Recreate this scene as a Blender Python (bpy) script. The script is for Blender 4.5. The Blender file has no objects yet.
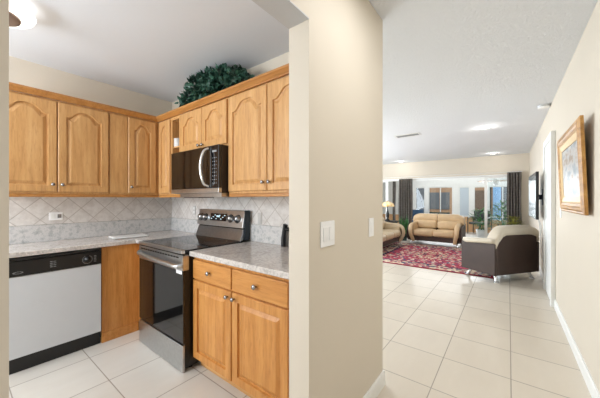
import bpy, bmesh, math, random
from mathutils import Vector, Matrix, noise
random.seed(7)
R = math.radians
sc = bpy.context.scene
col = sc.collection

# ------------------------------------------------------------------ camera
cam_d = bpy.data.cameras.new('camera'); cam = bpy.data.objects.new('camera', cam_d); col.objects.link(cam)
cam.location = (0, 0, 1.30); cam.rotation_euler = (R(90), 0, R(37.7))
cam_d.sensor_fit = 'HORIZONTAL'; cam_d.sensor_width = 36.0; cam_d.lens = 36.0 * 270 / 600
cam_d.clip_start = 0.03
sc.camera = cam

# ------------------------------------------------------------------ world, lights, exposure
w = bpy.data.worlds.new('sky'); sc.world = w; w.use_nodes = True
bg = w.node_tree.nodes['Background']; bg.inputs[0].default_value = (0.80, 0.89, 1.0, 1); bg.inputs[1].default_value = 1.1
sc.view_settings.view_transform = 'Standard'; sc.view_settings.look = 'None'
sc.view_settings.exposure = 0.45; sc.view_settings.gamma = 1.0

def light(name, kind, loc, rot, energy, color=(1, 1, 1), size=None, size_y=None, angle=None, radius=None):
    d = bpy.data.lights.new(name, kind); d.energy = energy; d.color = color
    if kind == 'AREA':
        d.shape = 'RECTANGLE'; d.size = size; d.size_y = size_y or size
    if angle is not None: d.angle = angle
    if radius is not None: d.shadow_soft_size = radius
    o = bpy.data.objects.new(name, d); o.location = loc; o.rotation_euler = tuple(R(a) for a in rot)
    col.objects.link(o); return o

light('sun', 'SUN', (0, 0, 8), (38, 0, 12), 2.0, (1, .95, .87), angle=R(1.5))
light('kitchen_fill', 'AREA', (-2.55, -1.5, 1.7), (94, 0, 6), 57, (.86, .93, 1), 1.5, 1.4)  # added kitchen fill from the unseen end, no window built there
light('hall_rear_fill', 'AREA', (-.13, -1.45, 1.5), (96, 0, 0), 5, (.88, .94, 1), 1.0, 1.8)  # added fill behind the camera, in front of a closed wall
light('hall_side_fill', 'AREA', (.42, -.75, 1.35), (96, 0, 90), 5, (.90, .95, 1), .9, 1.9)  # added fill from the right beside the camera, no door there
light('hall_overhead_fill', 'AREA', (-.12, 1.25, 2.50), (0, 0, 0), 6.5, (.96, .98, 1), .4, .4)  # added overhead fill out of view, no fixture hangs there
light('living_left_fill', 'AREA', (-5.2, 5.4, 1.5), (113, 0, -90), 200, (.82, .91, 1), 4.2, 2.0)  # added fill off the unseen left side, that wall has no window
light('patio_daylight', 'AREA', (-1.5, 12.3, 1.3), (104, 0, 180), 60, (.92, .96, 1), 3.8, 1.4)

# ------------------------------------------------------------------ materials
def lin(h):
    v = [int(h[i:i+2], 16) / 255 for i in (0, 2, 4)]
    return tuple(((c + .055) / 1.055) ** 2.4 if c > .04045 else c / 12.92 for c in v) + (1,)

class NT:
    def __init__(s, name):
        s.m = bpy.data.materials.new(name); s.m.use_nodes = True; s.t = s.m.node_tree; s.n = s.t.nodes
        s.b = s.n['Principled BSDF']
    def new(s, k, **kw):
        n = s.n.new(k)
        for a, v in kw.items(): setattr(n, a, v)
        return n
    def link(s, a, b): s.t.links.new(a, b)
    def coords(s, scale=(1, 1, 1), kind='Object', loc=(0, 0, 0), rot=(0, 0, 0)):
        tc = s.new('ShaderNodeTexCoord'); mp = s.new('ShaderNodeMapping')
        mp.inputs['Scale'].default_value = scale; mp.inputs['Location'].default_value = loc; mp.inputs['Rotation'].default_value = rot
        s.link(tc.outputs[kind], mp.inputs[0]); return mp.outputs[0]
    def noise(s, vec, scale, detail=4, rough=.5):
        n = s.new('ShaderNodeTexNoise'); n.inputs['Scale'].default_value = scale; n.inputs['Detail'].default_value = detail
        n.inputs['Roughness'].default_value = rough; s.link(vec, n.inputs['Vector']); return n.outputs['Fac']
    def ramp(s, fac, stops, interp='LINEAR'):
        r = s.new('ShaderNodeValToRGB'); e = r.color_ramp.elements; r.color_ramp.interpolation = interp
        while len(e) < len(stops): e.new(.5)
        for i, (p, c) in enumerate(stops): e[i].position = p; e[i].color = lin(c) if isinstance(c, str) else c
        s.link(fac, r.inputs[0]); return r.outputs[0]
    def mix(s, fac, a, b, mode='MIX'):
        n = s.new('ShaderNodeMix', data_type='RGBA', blend_type=mode)
        for v, i in ((fac, 0), (a, 6), (b, 7)):
            if hasattr(v, 'is_output'): s.link(v, n.inputs[i])
            else: n.inputs[i].default_value = lin(v) if isinstance(v, str) else v
        return n.outputs[2]
    def math(s, op, a, b=0.0):
        n = s.new('ShaderNodeMath', operation=op)
        for v, i in ((a, 0), (b, 1)):
            if hasattr(v, 'is_output'): s.link(v, n.inputs[i])
            else: n.inputs[i].default_value = v
        return n.outputs[0]
    def bump(s, h, strength, dist=.01):
        b = s.new('ShaderNodeBump'); b.inputs['Strength'].default_value = strength; b.inputs['Distance'].default_value = dist
        s.link(h, b.inputs['Height']); s.link(b.outputs[0], s.b.inputs['Normal'])
    def base(s, c):
        if hasattr(c, 'is_output'): s.link(c, s.b.inputs['Base Color'])
        else: s.b.inputs['Base Color'].default_value = lin(c) if isinstance(c, str) else c
    def set(s, rough=.5, metal=0, spec=None, emit=None, es=0, trans=None, coat=None):
        s.b.inputs['Roughness'].default_value = rough; s.b.inputs['Metallic'].default_value = metal
        if spec is not None: s.b.inputs['Specular IOR Level'].default_value = spec
        if emit: s.b.inputs['Emission Color'].default_value = lin(emit); s.b.inputs['Emission Strength'].default_value = es
        if trans is not None: s.b.inputs['Transmission Weight'].default_value = trans
        if coat is not None: s.b.inputs['Coat Weight'].default_value = coat; s.b.inputs['Coat Roughness'].default_value = .15
        return s.m

def plain(name, c, rough=.5, metal=0, var=.05, vs=12, **kw):
    t = NT(name); c0 = lin(c)
    f = t.noise(t.coords(), vs, 3)
    lo = tuple(v * (1 - var) for v in c0[:3]) + (1,); hi = tuple(min(1, v * (1 + var)) for v in c0[:3]) + (1,)
    t.base(t.ramp(f, [(.3, lo), (.7, hi)])); return t.set(rough, metal, **kw)

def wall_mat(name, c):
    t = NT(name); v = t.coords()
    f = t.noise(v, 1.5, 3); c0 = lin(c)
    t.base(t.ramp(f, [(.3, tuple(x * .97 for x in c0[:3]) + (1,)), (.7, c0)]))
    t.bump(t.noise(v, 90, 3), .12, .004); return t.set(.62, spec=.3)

def ceiling_mat(name, c, strength):
    t = NT(name); v = t.coords(); t.base(c)
    n = t.noise(v, 45, 5, .7); r = t.ramp(n, [(.42, (0, 0, 0, 1)), (.62, (1, 1, 1, 1))])
    t.bump(r, strength, .012); return t.set(.9, spec=.2)

def wood(name, scale, tone=('BB8A55', 'CE9D64', 'DCB07A')):
    t = NT(name); v = t.coords(scale)
    n = t.noise(v, 1.0, 6, .62); n2 = t.noise(v, .25, 2)
    a = t.ramp(n, [(.25, tone[0]), (.5, tone[1]), (.75, tone[2])])
    vv = t.coords(tuple(s * 3.5 for s in scale)); p = t.noise(vv, 1.2, 2, .8)
    pores = t.ramp(p, [(.36, 'B07C44'), (.46, 'FFFFFF')])
    t.base(t.mix(.22, a, pores, 'MULTIPLY'))
    t.bump(p, .08, .002); return t.set(.38, spec=.45)

def granite(name):
    t = NT(name); v = t.coords()
    vo = t.new('ShaderNodeTexVoronoi'); vo.inputs['Scale'].default_value = 75; t.link(v, vo.inputs['Vector'])
    g = t.new('ShaderNodeSeparateColor'); t.link(vo.outputs['Color'], g.inputs[0])
    c1 = t.ramp(g.outputs[0], [(0, 'A8A4A0'), (.3, 'C4BEB9'), (.6, 'D5CEC8'), (1, 'E2DDD8')])
    n = t.noise(v, 14, 5, .65)
    c2 = t.ramp(n, [(.35, 'B4AEA9'), (.5, 'D0C9C3'), (.7, 'DED7D2')])
    c = t.mix(.5, c1, c2)
    sp = t.ramp(t.noise(v, 130, 2, .8), [(.30, '6E6862'), (.38, 'FFFFFF')])
    t.base(t.mix(.5, c, sp, 'MULTIPLY')); return t.set(.18, spec=.5)

def granite_strip(name):
    t = NT(name); v = t.coords()
    n = t.noise(v, 22, 6, .75)
    c = t.ramp(n, [(.32, '9EA2A0'), (.44, 'BDBDBC'), (.54, 'D5D2D0'), (.66, 'B4B5B4'), (.8, 'DCDAD8')])
    t.base(c); return t.set(.25)

def backsplash(name, axis):
    # square tumbled tiles of 15 cm laid on the diagonal
    t = NT(name); tc = t.new('ShaderNodeTexCoord'); sx = t.new('ShaderNodeSeparateXYZ'); t.link(tc.outputs['Object'], sx.inputs[0])
    h = sx.outputs[axis]; z = sx.outputs[2]
    u = t.math('DIVIDE', t.math('ADD', h, z), .1425 * 1.4142); v = t.math('DIVIDE', t.math('SUBTRACT', h, z), .1425 * 1.4142)
    def edge(a):
        f = t.math('FRACT', a); return t.math('MINIMUM', f, t.math('SUBTRACT', 1.0, f))
    e = t.math('MINIMUM', edge(u), edge(v))
    mask = t.ramp(e, [(.012, (0, 0, 0, 1)), (.026, (1, 1, 1, 1))])
    cb = t.new('ShaderNodeCombineXYZ'); t.link(t.math('FLOOR', u), cb.inputs[0]); t.link(t.math('FLOOR', v), cb.inputs[1])
    wn = t.new('ShaderNodeTexWhiteNoise', noise_dimensions='3D'); t.link(cb.outputs[0], wn.inputs['Vector'])
    tile = t.ramp(wn.outputs['Value'], [(0, 'CDC7C2'), (.5, 'DBD7D3'), (1, 'E6E3E0')])
    n = t.noise(t.coords(), 16, 5, .6)
    tile = t.mix(.55, tile, t.ramp(n, [(.3, 'BDB4AC'), (.6, 'E4DFDA')]), 'MIX')
    t.base(t.mix(mask, 'B9B1A9', tile)); t.bump(mask, .35, .004); return t.set(.42)

def floor_mat(name, ox, oy, px, py, c1, c2, grout):
    t = NT(name); tc = t.new('ShaderNodeTexCoord'); sx = t.new('ShaderNodeSeparateXYZ'); t.link(tc.outputs['Object'], sx.inputs[0])
    u = t.math('DIVIDE', t.math('SUBTRACT', sx.outputs[0], ox), px); v = t.math('DIVIDE', t.math('SUBTRACT', sx.outputs[1], oy), py)
    def edge(a):
        f = t.math('FRACT', a); return t.math('MINIMUM', f, t.math('SUBTRACT', 1.0, f))
    e = t.math('MINIMUM', edge(u), edge(v))
    mask = t.ramp(e, [(.005, (0, 0, 0, 1)), (.009, (1, 1, 1, 1))])
    cb = t.new('ShaderNodeCombineXYZ'); t.link(t.math('FLOOR', u), cb.inputs[0]); t.link(t.math('FLOOR', v), cb.inputs[1])
    wn = t.new('ShaderNodeTexWhiteNoise', noise_dimensions='3D'); t.link(cb.outputs[0], wn.inputs['Vector'])
    n = t.noise(t.coords((3, .9, 1)), 2.2, 5, .6)
    a = t.ramp(n, [(.3, c1), (.7, c2)])
    a = t.mix(.5, a, t.ramp(wn.outputs['Value'], [(0, c1), (1, c2)]))
    t.base(t.mix(mask, grout, a)); t.bump(mask, .25, .003); return t.set(.24, spec=.45)

M = {}
M['wall'] = wall_mat('beige_wall_paint', 'DDD3C3')
M['ceil_h'] = ceiling_mat('popcorn_ceiling', 'EEF0F3', .55)
M['ceil_k'] = ceiling_mat('smooth_ceiling', 'E4E7EC', .05)
M['header'] = wall_mat('header_soffit_shade', 'CBCBCC')  # wall paint greyed so the colour carries the soffit's shade
M['white'] = plain('white_trim_paint', 'F1F1EE', .4, var=.02)
M['oak'] = wood('honey_oak_vertical', (26, 26, 2.2))
M['oak_trim'] = wood('oak_trim_wood', (2.2, 26, 26), ('A26C36', 'B87F42', 'C89154'))
M['oak_b'] = wood('oak_base_cabinet', (26, 26, 2.2), ('B8793A', 'CB8D4A', 'DAA05C'))
M['oak_bx'] = wood('oak_base_grain_x', (2.2, 26, 26), ('B8793A', 'CB8D4A', 'DAA05C'))
M['oak_x'] = wood('honey_oak_grain_x', (2.2, 26, 26))
M['oak_y'] = wood('honey_oak_grain_y', (26, 2.2, 26))
M['oak_in'] = wood('oak_interior', (26, 26, 2.2), ('C08A50', 'D6A468', 'E2B67C'))
M['granite'] = granite('granite_counter'); M['strip'] = granite_strip('granite_upstand')
M['tile_l'] = backsplash('diagonal_tile_left', 1); M['tile_r'] = backsplash('diagonal_tile_right', 0)
M['floor_h'] = floor_mat('hall_floor_tile', -.423, 2.022, .436, .449, 'D9CDBC', 'E3D8C8', 'A3988A')
M['floor_k'] = floor_mat('kitchen_floor_tile', -1.82, .695, .4485, .4485, 'D2CCC3', 'DEDAD2', 'A0978C')
M['floor_s'] = floor_mat('sunroom_floor_tile', 0, 0, .45, .45, 'DADAD8', 'E6E6E4', 'B0B0AE')
M['steel'] = plain('brushed_steel', 'C2C4C6', .28, 1, .06, 40)
M['steel_d'] = plain('dark_steel', '96989B', .3, 1, .06, 40)
M['chrome'] = plain('chrome', 'D9DADC', .12, 1, .02)
M['pewter'] = plain('pewter_knob', 'A5A6A8', .25, 1, .05)
M['bglass'] = plain('black_glass', '17171A', .05, 0, .02, spec=.6)
M['bglass_s'] = plain('smoked_glass_door', '0E0D0D', .06, 0, .02, spec=.8)
M['black'] = plain('black_plastic', '101011', .35, 0, .05)
M['brown_case'] = plain('dark_brown_case', '2A211D', .4, 0, .05)
M['navy_side'] = plain('dark_slate_side', '1E2A33', .45, 0, .05)
M['dw_white'] = plain('appliance_white', 'D3D6DA', .35, 0, .01)
M['grey_txt'] = plain('pale_print', '96989A', .5)
M['plastic'] = plain('white_plastic', 'F8F8F8', .35, 0, .02)
M['plate_g'] = plain('pale_grey_plate', 'C9C6C2', .4, var=.02)
M['leaf'] = plain('ivy_leaf', '35594A', .38, 0, .75, 16)
M['leaf2'] = plain('houseplant_leaf', '3F7A3C', .5, 0, .4, 9)
M['leaf3'] = plain('croton_leaf', '8A8A3A', .5, 0, .4, 9)
M['pot_w'] = plain('white_ceramic', 'E8E8E6', .3)
M['pot_d'] = plain('dark_green_ceramic', '223A34', .3)
M['soil'] = plain('soil', '3A2A1E', .9)
M['basket'] = plain('wicker', '7A5632', .7, 0, .3, 40)
M['leather'] = plain('tan_leather', 'D5B68E', .42, 0, .08, 5)
M['leather_t'] = plain('pale_tan_leather', 'CFB998', .42, 0, .06, 5)
M['leather_d'] = plain('dark_brown_leather', '42322B', .5, 0, .1, 5)
M['leather_p'] = plain('pale_cream_leather', 'D2C6B2', .42, 0, .06, 5)
M['curtain'] = None
M['gold'] = wood('gilt_wood', (14, 3, 14), ('8A5F2C', 'B98745', 'D3A560'))
M['gold_l'] = plain('pale_gold', 'DDBE8A', .35, .3, .08)
M['tv_blk'] = plain('tv_black', '0B0B0D', .3)
M['navy'] = plain('navy_mount', '1C2244', .35)
M['bronze'] = plain('bronze', '9A8578', .5, .0, .08)
M['lampshade'] = None
M['peach'] = plain('peach_stucco', 'E0B284', .8, 0, .04)
M['blue_f'] = plain('blue_fabric', '34506B', .8, 0, .3, 14)
M['bench_g'] = plain('dark_green_paint', '33473F', .6, 0, .2)
M['tanb'] = plain('tan_facade', '9C7C60', .9, 0, .06)
M['brownb'] = plain('brown_facade', '5E4C3E', .9, 0, .08)
M['bluep'] = plain('pale_blue_panel', '7AA2C8', .7, 0, .05)
M['shut'] = plain('grey_shutter', '5A5E62', .7, 0, .06)
M['fan'] = wood('fan_blade_wood', (3, 3, 20), ('8A6A45', 'A98760', 'B9976C'))
M['pave'] = plain('pale_paving', 'D8D2C8', .9, 0, .05)

def glass_mat():
    t = NT('window_glass'); n = t.n; g = t.new('ShaderNodeBsdfGlossy'); g.inputs['Roughness'].default_value = .02
    tr = t.new('ShaderNodeBsdfTransparent'); tr.inputs[0].default_value = (.93, .96, .97, 1)
    fr = t.new('ShaderNodeFresnel'); fr.inputs[0].default_value = 1.45; mx = t.new('ShaderNodeMixShader')
    t.link(fr.outputs[0], mx.inputs[0]); t.link(tr.outputs[0], mx.inputs[1]); t.link(g.outputs[0], mx.inputs[2])
    t.link(mx.outputs[0], n['Material Output'].inputs[0]); return t.m
M['glass'] = glass_mat()

def frosted():
    t = NT('white_blind'); t.base('C9D3DC'); return t.set(.8)
M['blind'] = frosted()

def curtain_mat():
    t = NT('charcoal_curtain_cloth'); v = t.coords((1, 1, 1))
    n = t.noise(v, 22, 4); wv = t.new('ShaderNodeTexWave', bands_direction='Z'); wv.inputs['Scale'].default_value = 4; t.link(v, wv.inputs['Vector'])
    c = t.ramp(n, [(.3, '57514C'), (.7, '79726B')]); t.base(t.mix(.12, c, wv.outputs['Color'], 'MULTIPLY')); return t.set(.85)
M['curtain'] = curtain_mat()

def lampshade_mat():
    t = NT('stained_glass_shade'); vo = t.new('ShaderNodeTexVoronoi'); vo.inputs['Scale'].default_value = 22; t.link(t.coords(), vo.inputs['Vector'])
    s = t.new('ShaderNodeSeparateColor'); t.link(vo.outputs['Color'], s.inputs[0])
    c = t.ramp(s.outputs[0], [(0, 'D9A95A'), (.4, 'EFD9A0'), (.75, 'C9A070'), (1, 'F4E6BE')])
    t.base(c); t.link(c, t.b.inputs['Emission Color']); t.b.inputs['Emission Strength'].default_value = .35; return t.set(.35)
M['lampshade'] = lampshade_mat()

def rug_mat(hx, hy):
    t = NT('oriental_rug_wool'); tc = t.new('ShaderNodeTexCoord'); sx = t.new('ShaderNodeSeparateXYZ'); t.link(tc.outputs['Object'], sx.inputs[0])
    ax = t.math('ABSOLUTE', sx.outputs[0]); ay = t.math('ABSOLUTE', sx.outputs[1])
    dx = t.math('SUBTRACT', hx, ax); dy = t.math('SUBTRACT', hy, ay); d = t.math('MINIMUM', dx, dy)
    cb = t.new('ShaderNodeCombineXYZ'); t.link(ax, cb.inputs[0]); t.link(ay, cb.inputs[1])
    vo = t.new('ShaderNodeTexVoronoi'); vo.inputs['Scale'].default_value = 19; t.link(cb.outputs[0], vo.inputs['Vector'])
    sp = t.new('ShaderNodeSeparateColor'); t.link(vo.outputs['Color'], sp.inputs[0])
    field = t.ramp(sp.outputs[0], [(0, 'B04658'), (.32, 'C65C6E'), (.52, '5A5470'), (.64, 'DCC6B0'), (.80, '9A3A4A'), (.92, 'E2CDB8')], 'CONSTANT')
    bord = t.ramp(sp.outputs[1], [(0, '54506A'), (.25, 'D6C0A6'), (.55, 'B0646A'), (.75, '6A6874'), (.88, 'E3D2B8')], 'CONSTANT')
    med = t.ramp(sp.outputs[2], [(0, 'D9C2A0'), (.4, '6E5A58'), (.7, 'B98A78'), (.85, '3A3A50')], 'CONSTANT')
    ell = t.math('ADD', t.math('POWER', t.math('DIVIDE', ax, .62), 2.0), t.math('POWER', t.math('DIVIDE', ay, .85), 2.0))
    wob = t.math('ADD', ell, t.math('MULTIPLY', vo.outputs['Distance'], 2.0))
    m1 = t.math('LESS_THAN', wob, 1.1)
    c = t.mix(m1, field, med)
    c = t.mix(t.math('LESS_THAN', d, .36), c, bord)
    c = t.mix(t.math('LESS_THAN', t.math('ABSOLUTE', t.math('SUBTRACT', d, .36)), .02), c, '2E2A44')
    c = t.mix(t.math('LESS_THAN', d, .05), c, '9A3040')
    t.base(c); t.bump(t.noise(t.coords(), 200, 2), .3, .004); return t.set(.95, spec=.1)

def art_mat():
    t = NT('landscape_canvas'); v = t.coords((1, 1.2, 2.5))
    n = t.noise(v, 3.2, 6, .6)
    t.base(t.ramp(n, [(.3, '5E6C78'), (.42, '8B949C'), (.52, 'C2C0BE'), (.6, '9A8674'), (.72, '6C5E50')])); return t.set(.35, spec=.3)
M['art'] = art_mat()

def screen_mat():
    t = NT('tv_glass'); t.base('0A0E18'); return t.set(.14, spec=.1)
M['screen'] = screen_mat()
def emis(name, c, s):
    t = NT(name); t.base(c); return t.set(.5, emit=c, es=s)
M['glow_k'] = emis('kitchen_light_diffuser', 'FFFCF6', 1.35)
M['glow_d'] = emis('downlight_lens', 'FFF8E8', 9)
M['disp'] = emis('green_display', 'CFE8F0', .6)

# ------------------------------------------------------------------ mesh helpers
ROOT = {}
def link(o, parent):
    col.objects.link(o)
    if parent: o.parent = parent
def obj(name, bm, m, parent=None, smooth=False, bevel=0, seg=2, local=False, subsurf=0):
    me = bpy.data.meshes.new(name)
    bmesh.ops.recalc_face_normals(bm, faces=bm.faces)
    off = Vector((0, 0, 0))
    if parent is None:
        if not local:
            xs = [v.co for v in bm.verts]
            off = Vector(((min(v.x for v in xs) + max(v.x for v in xs)) / 2, (min(v.y for v in xs) + max(v.y for v in xs)) / 2, min(v.z for v in xs)))
    elif not local: off = ROOT.get(parent.name, Vector((0, 0, 0)))
    if off.length: bmesh.ops.translate(bm, verts=bm.verts, vec=-off)
    bm.to_mesh(me); bm.free()
    if smooth:
        for p in me.polygons: p.use_smooth = True
    me.materials.append(m)
    o = bpy.data.objects.new(name, me); link(o, parent)
    if parent is None: o.location = off
    ROOT[o.name] = off if not local else Vector((0, 0, 0))
    if bevel:
        b = o.modifiers.new('bevel', 'BEVEL'); b.width = bevel; b.segments = seg; b.limit_method = 'ANGLE'; b.angle_limit = R(40)
        b.harden_normals = False
        if seg > 1:
            for p in me.polygons: p.use_smooth = True
            wn = o.modifiers.new('wn', 'WEIGHTED_NORMAL'); wn.keep_sharp = True
    if subsurf:
        s = o.modifiers.new('sub', 'SUBSURF'); s.levels = s.render_levels = subsurf
    return o
def thing(name, label, cat, loc, rz=0, group=None):
    o = bpy.data.objects.new(name, None); o.location = loc; o.rotation_euler = (0, 0, rz); o.empty_display_size = .1
    col.objects.link(o); ROOT[o.name] = Vector(loc); tag(o, label, cat, group); return o
def tag(o, label, cat, group=None, kind=None):
    o['label'] = label; o['category'] = cat
    if group: o['group'] = group
    if kind: o['kind'] = kind
    return o
def struct(name, bm, m, parent=None, **kw):
    o = obj(name, bm, m, parent, **kw)
    if parent is None: o['kind'] = 'structure'
    return o
def B(*boxes):
    bm = bmesh.new()
    for b in boxes: box(bm, *b)
    return bm
def box(bm, x0, x1, y0, y1, z0, z1):
    vs = [bm.verts.new(p) for p in ((x0, y0, z0), (x1, y0, z0), (x1, y1, z0), (x0, y1, z0), (x0, y0, z1), (x1, y0, z1), (x1, y1, z1), (x0, y1, z1))]
    for f in ((0, 3, 2, 1), (4, 5, 6, 7), (0, 1, 5, 4), (1, 2, 6, 5), (2, 3, 7, 6), (3, 0, 4, 7)): bm.faces.new([vs[i] for i in f])
def prism(bm, pts, vec):
    vec = Vector(vec); a = [bm.verts.new(p) for p in pts]; b = [bm.verts.new(Vector(p) + vec) for p in pts]; n = len(a)
    bm.faces.new(a); bm.faces.new(b[::-1])
    for i in range(n): bm.faces.new((a[i], b[i], b[(i+1) % n], a[(i+1) % n]))
def tube(bm, pts, r, n=10, cap=True):
    pts = [Vector(p) for p in pts]; rs = r if isinstance(r, (list, tuple)) else [r] * len(pts); rings = []
    prev = None
    for i, p in enumerate(pts):
        d = (pts[min(i+1, len(pts)-1)] - pts[max(i-1, 0)]).normalized()
        if prev is None:
            up = Vector((0, 0, 1)) if abs(d.z) < .9 else Vector((1, 0, 0)); a = d.cross(up).normalized()
        else: a = (prev - d * prev.dot(d)).normalized()
        prev = a; b = d.cross(a)
        rings.append([bm.verts.new(p + (a * math.cos(2*math.pi*k/n) + b * math.sin(2*math.pi*k/n)) * rs[i]) for k in range(n)])
    for u, v in zip(rings, rings[1:]):
        for k in range(n): bm.faces.new((u[k], u[(k+1) % n], v[(k+1) % n], v[k]))
    if cap: bm.faces.new(rings[0][::-1]); bm.faces.new(rings[-1])
def lathe(bm, prof, c, n=24, axis='z'):
    c = Vector(c); rings = []
    for r, h in prof:
        ring = []
        for k in range(n):
            a = 2 * math.pi * k / n; x, y = max(r, .0004) * math.cos(a), max(r, .0004) * math.sin(a)
            p = {'z': (x, y, h), 'x': (h, x, y), 'y': (x, h, y)}[axis]
            ring.append(bm.verts.new(c + Vector(p)))
        rings.append(ring)
    for u, v in zip(rings, rings[1:]):
        for k in range(n): bm.faces.new((u[k], u[(k+1) % n], v[(k+1) % n], v[k]))
    bm.faces.new(rings[0]); bm.faces.new(rings[-1])
def TB(pts, r, n=10): bm = bmesh.new(); tube(bm, pts, r, n); return bm
def LT(prof, c, n=24, axis='z'): bm = bmesh.new(); lathe(bm, prof, c, n, axis); return bm
def smooth_path(pts, n=6):
    pts = [Vector(p) for p in pts]; out = []
    P = [pts[0]] + pts + [pts[-1]]
    for i in range(1, len(P) - 2):
        for k in range(n):
            t = k / n; p0, p1, p2, p3 = P[i-1], P[i], P[i+1], P[i+2]
            out.append(.5 * ((2*p1) + (p2-p0)*t + (2*p0-5*p1+4*p2-p3)*t*t + (3*p1-p0-3*p2+p3)*t**3))
    out.append(pts[-1]); return out

# ------------------------------------------------------------------ shell
WX, WXB, JY0, JY1, PE = -.698, -.813, .063, .968, 1.848   # hall wall of the opening
RX = .444; CH = 2.54; KX = -3.42; KY = 1.74; FY = 9.6; HB = 2.0
struct('floor', B((KX - .1, WX, -1.6, PE, -.06, 0)), M['floor_k'], local=True)
struct('floor', B((WX, RX + .1, -1.6, PE, -.06, 0), (-5.6, RX + .1, PE, FY + .1, -.06, 0)), M['floor_h'], local=True)
struct('floor', B((-5.6, 1.2, FY + .1, 12.7, -.06, 0)), M['floor_s'], local=True)
struct('ceiling', B((KX - .1, WXB, -1.6, KY, CH, CH + .06)), M['ceil_k'], local=True)
struct('ceiling', B((WXB, RX + .1, -1.6, PE, CH + .012, CH + .06), (-5.6, RX + .1, PE, FY + .1, CH + .012, CH + .06)), M['ceil_h'], local=True)
struct('ceiling', B((-5.6, 1.2, FY + .1, 12.7, 2.3, 2.36)), M['white'], local=True)
struct('wall_left', B((KX - .1, KX, -1.6, KY, 0, CH)), M['wall'])
struct('wall_back', B((KX - .1, WXB, KY, PE, 0, CH), (-5.6, KX - .1, KY, PE, 0, CH)), M['wall'])
wm = bmesh.new(); box(wm, WXB, WX, JY1, PE, 0, CH + .01); box(wm, WXB, WX, -1.6, JY0, 0, CH + .01); box(wm, WXB, WX, JY0, JY1, HB + .10, CH + .01)
struct('wall_hall', wm, M['wall'])
struct('wall_right', B((RX, RX + .1, -1.6, 4.50, 0, CH + .01), (RX, RX + .1, 5.22, FY, 0, CH + .01), (RX, RX + .1, 4.50, 5.22, 2.03, CH + .01)), M['wall'])
struct('wall_rear', B((KX - .1, RX + .1, -1.7, -1.6, 0, CH)), M['wall'])
struct('wall_far', B((-5.6, RX, FY, FY + .1, 2.0, CH + .01), (.27, RX, FY, FY + .1, 0, 2.0), (-5.6, -4.2, FY, FY + .1, 0, 2.0)), M['wall'])
struct('wall_living', B((-5.7, -5.6, PE, FY, 0, CH)), M['wall'])
# header underside: thin sheet of wall paint with its grey shade in the colour
struct('header_shade_sheet', B((WXB - .001, WX + .001, JY0, JY1, HB + .095, HB + .10)), M['header'])
struct('trim_2', B((-4.2, .27, FY - .015, FY + .1, 1.965, 2.0)), M['white'])
# baseboards
def base_profile(bm, a, b, n, h=.10, t=.014):
    a = Vector(a); b = Vector(b); n = Vector(n)
    prism(bm, [a, a + n * t, a + n * t + Vector((0, 0, h - .02)), a + n * t * .5 + Vector((0, 0, h)), a + Vector((0, 0, h))], b - a)
bm = bmesh.new(); base_profile(bm, (RX, -1.6, 0), (RX, 4.42, 0), (-1, 0, 0)); base_profile(bm, (RX, 5.30, 0), (RX, FY, 0), (-1, 0, 0)); struct('baseboard_right', bm, M['white'])
bm = bmesh.new(); base_profile(bm, (WX, JY1 + .0, 0), (WX, PE, 0), (1, 0, 0)); base_profile(bm, (WX + .014, PE, 0), (-5.6, PE, 0), (0, 1, 0)); base_profile(bm, (WX, -1.6, 0), (WX, JY0, 0), (1, 0, 0)); struct('baseboard_left', bm, M['white'])
# hall door in the right wall
d1 = struct('door_1', B((RX - .030, RX + .01, 4.506, 5.214, .01, 2.034)), M['white'], bevel=.003)
bm = B((RX - .045, RX + .0, 4.42, 4.505, 0, 2.12), (RX - .045, RX + .0, 5.215, 5.30, 0, 2.12), (RX - .045, RX + .0, 4.505, 5.215, 2.035, 2.12))
struct('door_frame', bm, M['white'], d1, bevel=.006)

# kitchen backsplashes
struct('wall_tile_left', B((KX, KX + .008, .0, KY, 1.063, 1.345)), M['tile_l'], local=True)
struct('wall_tile_back', B((KX + .008, WXB, KY - .008, KY, 1.063, 1.345)), M['tile_r'], local=True)

# ------------------------------------------------------------------ cabinets
def door_mesh(w, h, arch, th=.02, rail=.055, n=44):
    """front faces -y; x 0..w, z 0..h, back at y=0"""
    bm = bmesh.new()
    def loop(m, y, ww=w, hh=h):
        pts = []; x0, x1, z0 = rail + m, w - rail - m, rail + m
        ztop = h - rail - m - (arch if arch else 0)
        pts += [(x0, y, z0), (x1, y, z0)]
        for k in range(n + 1):
            t = 1 - 2 * k / n; x = (x0 + x1) / 2 + t * (x1 - x0) / 2
            a = abs(t) / .86; bmp = .5 * (1 + math.cos(math.pi * a ** 1.75)) if a < 1 else 0
            pts.append((x, y, ztop + arch * bmp))
        return [bm.verts.new(p) for p in pts]
    def outer(y, b=0):
        pts = [(b, y, b), (w - b, y, b)]
        for k in range(n + 1):
            t = 1 - 2 * k / n; pts.append((w / 2 + t * (w / 2 - b), y, h - b))
        return [bm.verts.new(p) for p in pts]
    L = [outer(0), outer(-th + .005), outer(-th, .005), loop(0, -th), loop(.002, -th + .012), loop(.010, -th + .014), loop(.032, -th + .003), loop(.035, -th + .002)]
    N = n + 3
    for a, b in zip(L, L[1:]):
        for k in range(N):
            try: bm.faces.new((a[k], a[(k+1) % N], b[(k+1) % N], b[k]))
            except ValueError: pass
    bm.faces.new(L[-1]); bm.faces.new(L[0][::-1])
    return bm
def place(bm, facing, x, y, z):
    """facing '-y': door plane at y, starts at x.  '+x': door plane at x, runs along +y from y"""
    if facing == '+x':
        bmesh.ops.rotate(bm, verts=bm.verts, cent=(0, 0, 0), matrix=Matrix.Rotation(R(90), 3, 'Z'))
    bmesh.ops.translate(bm, verts=bm.verts, vec=(x, y, z)); return bm
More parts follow.
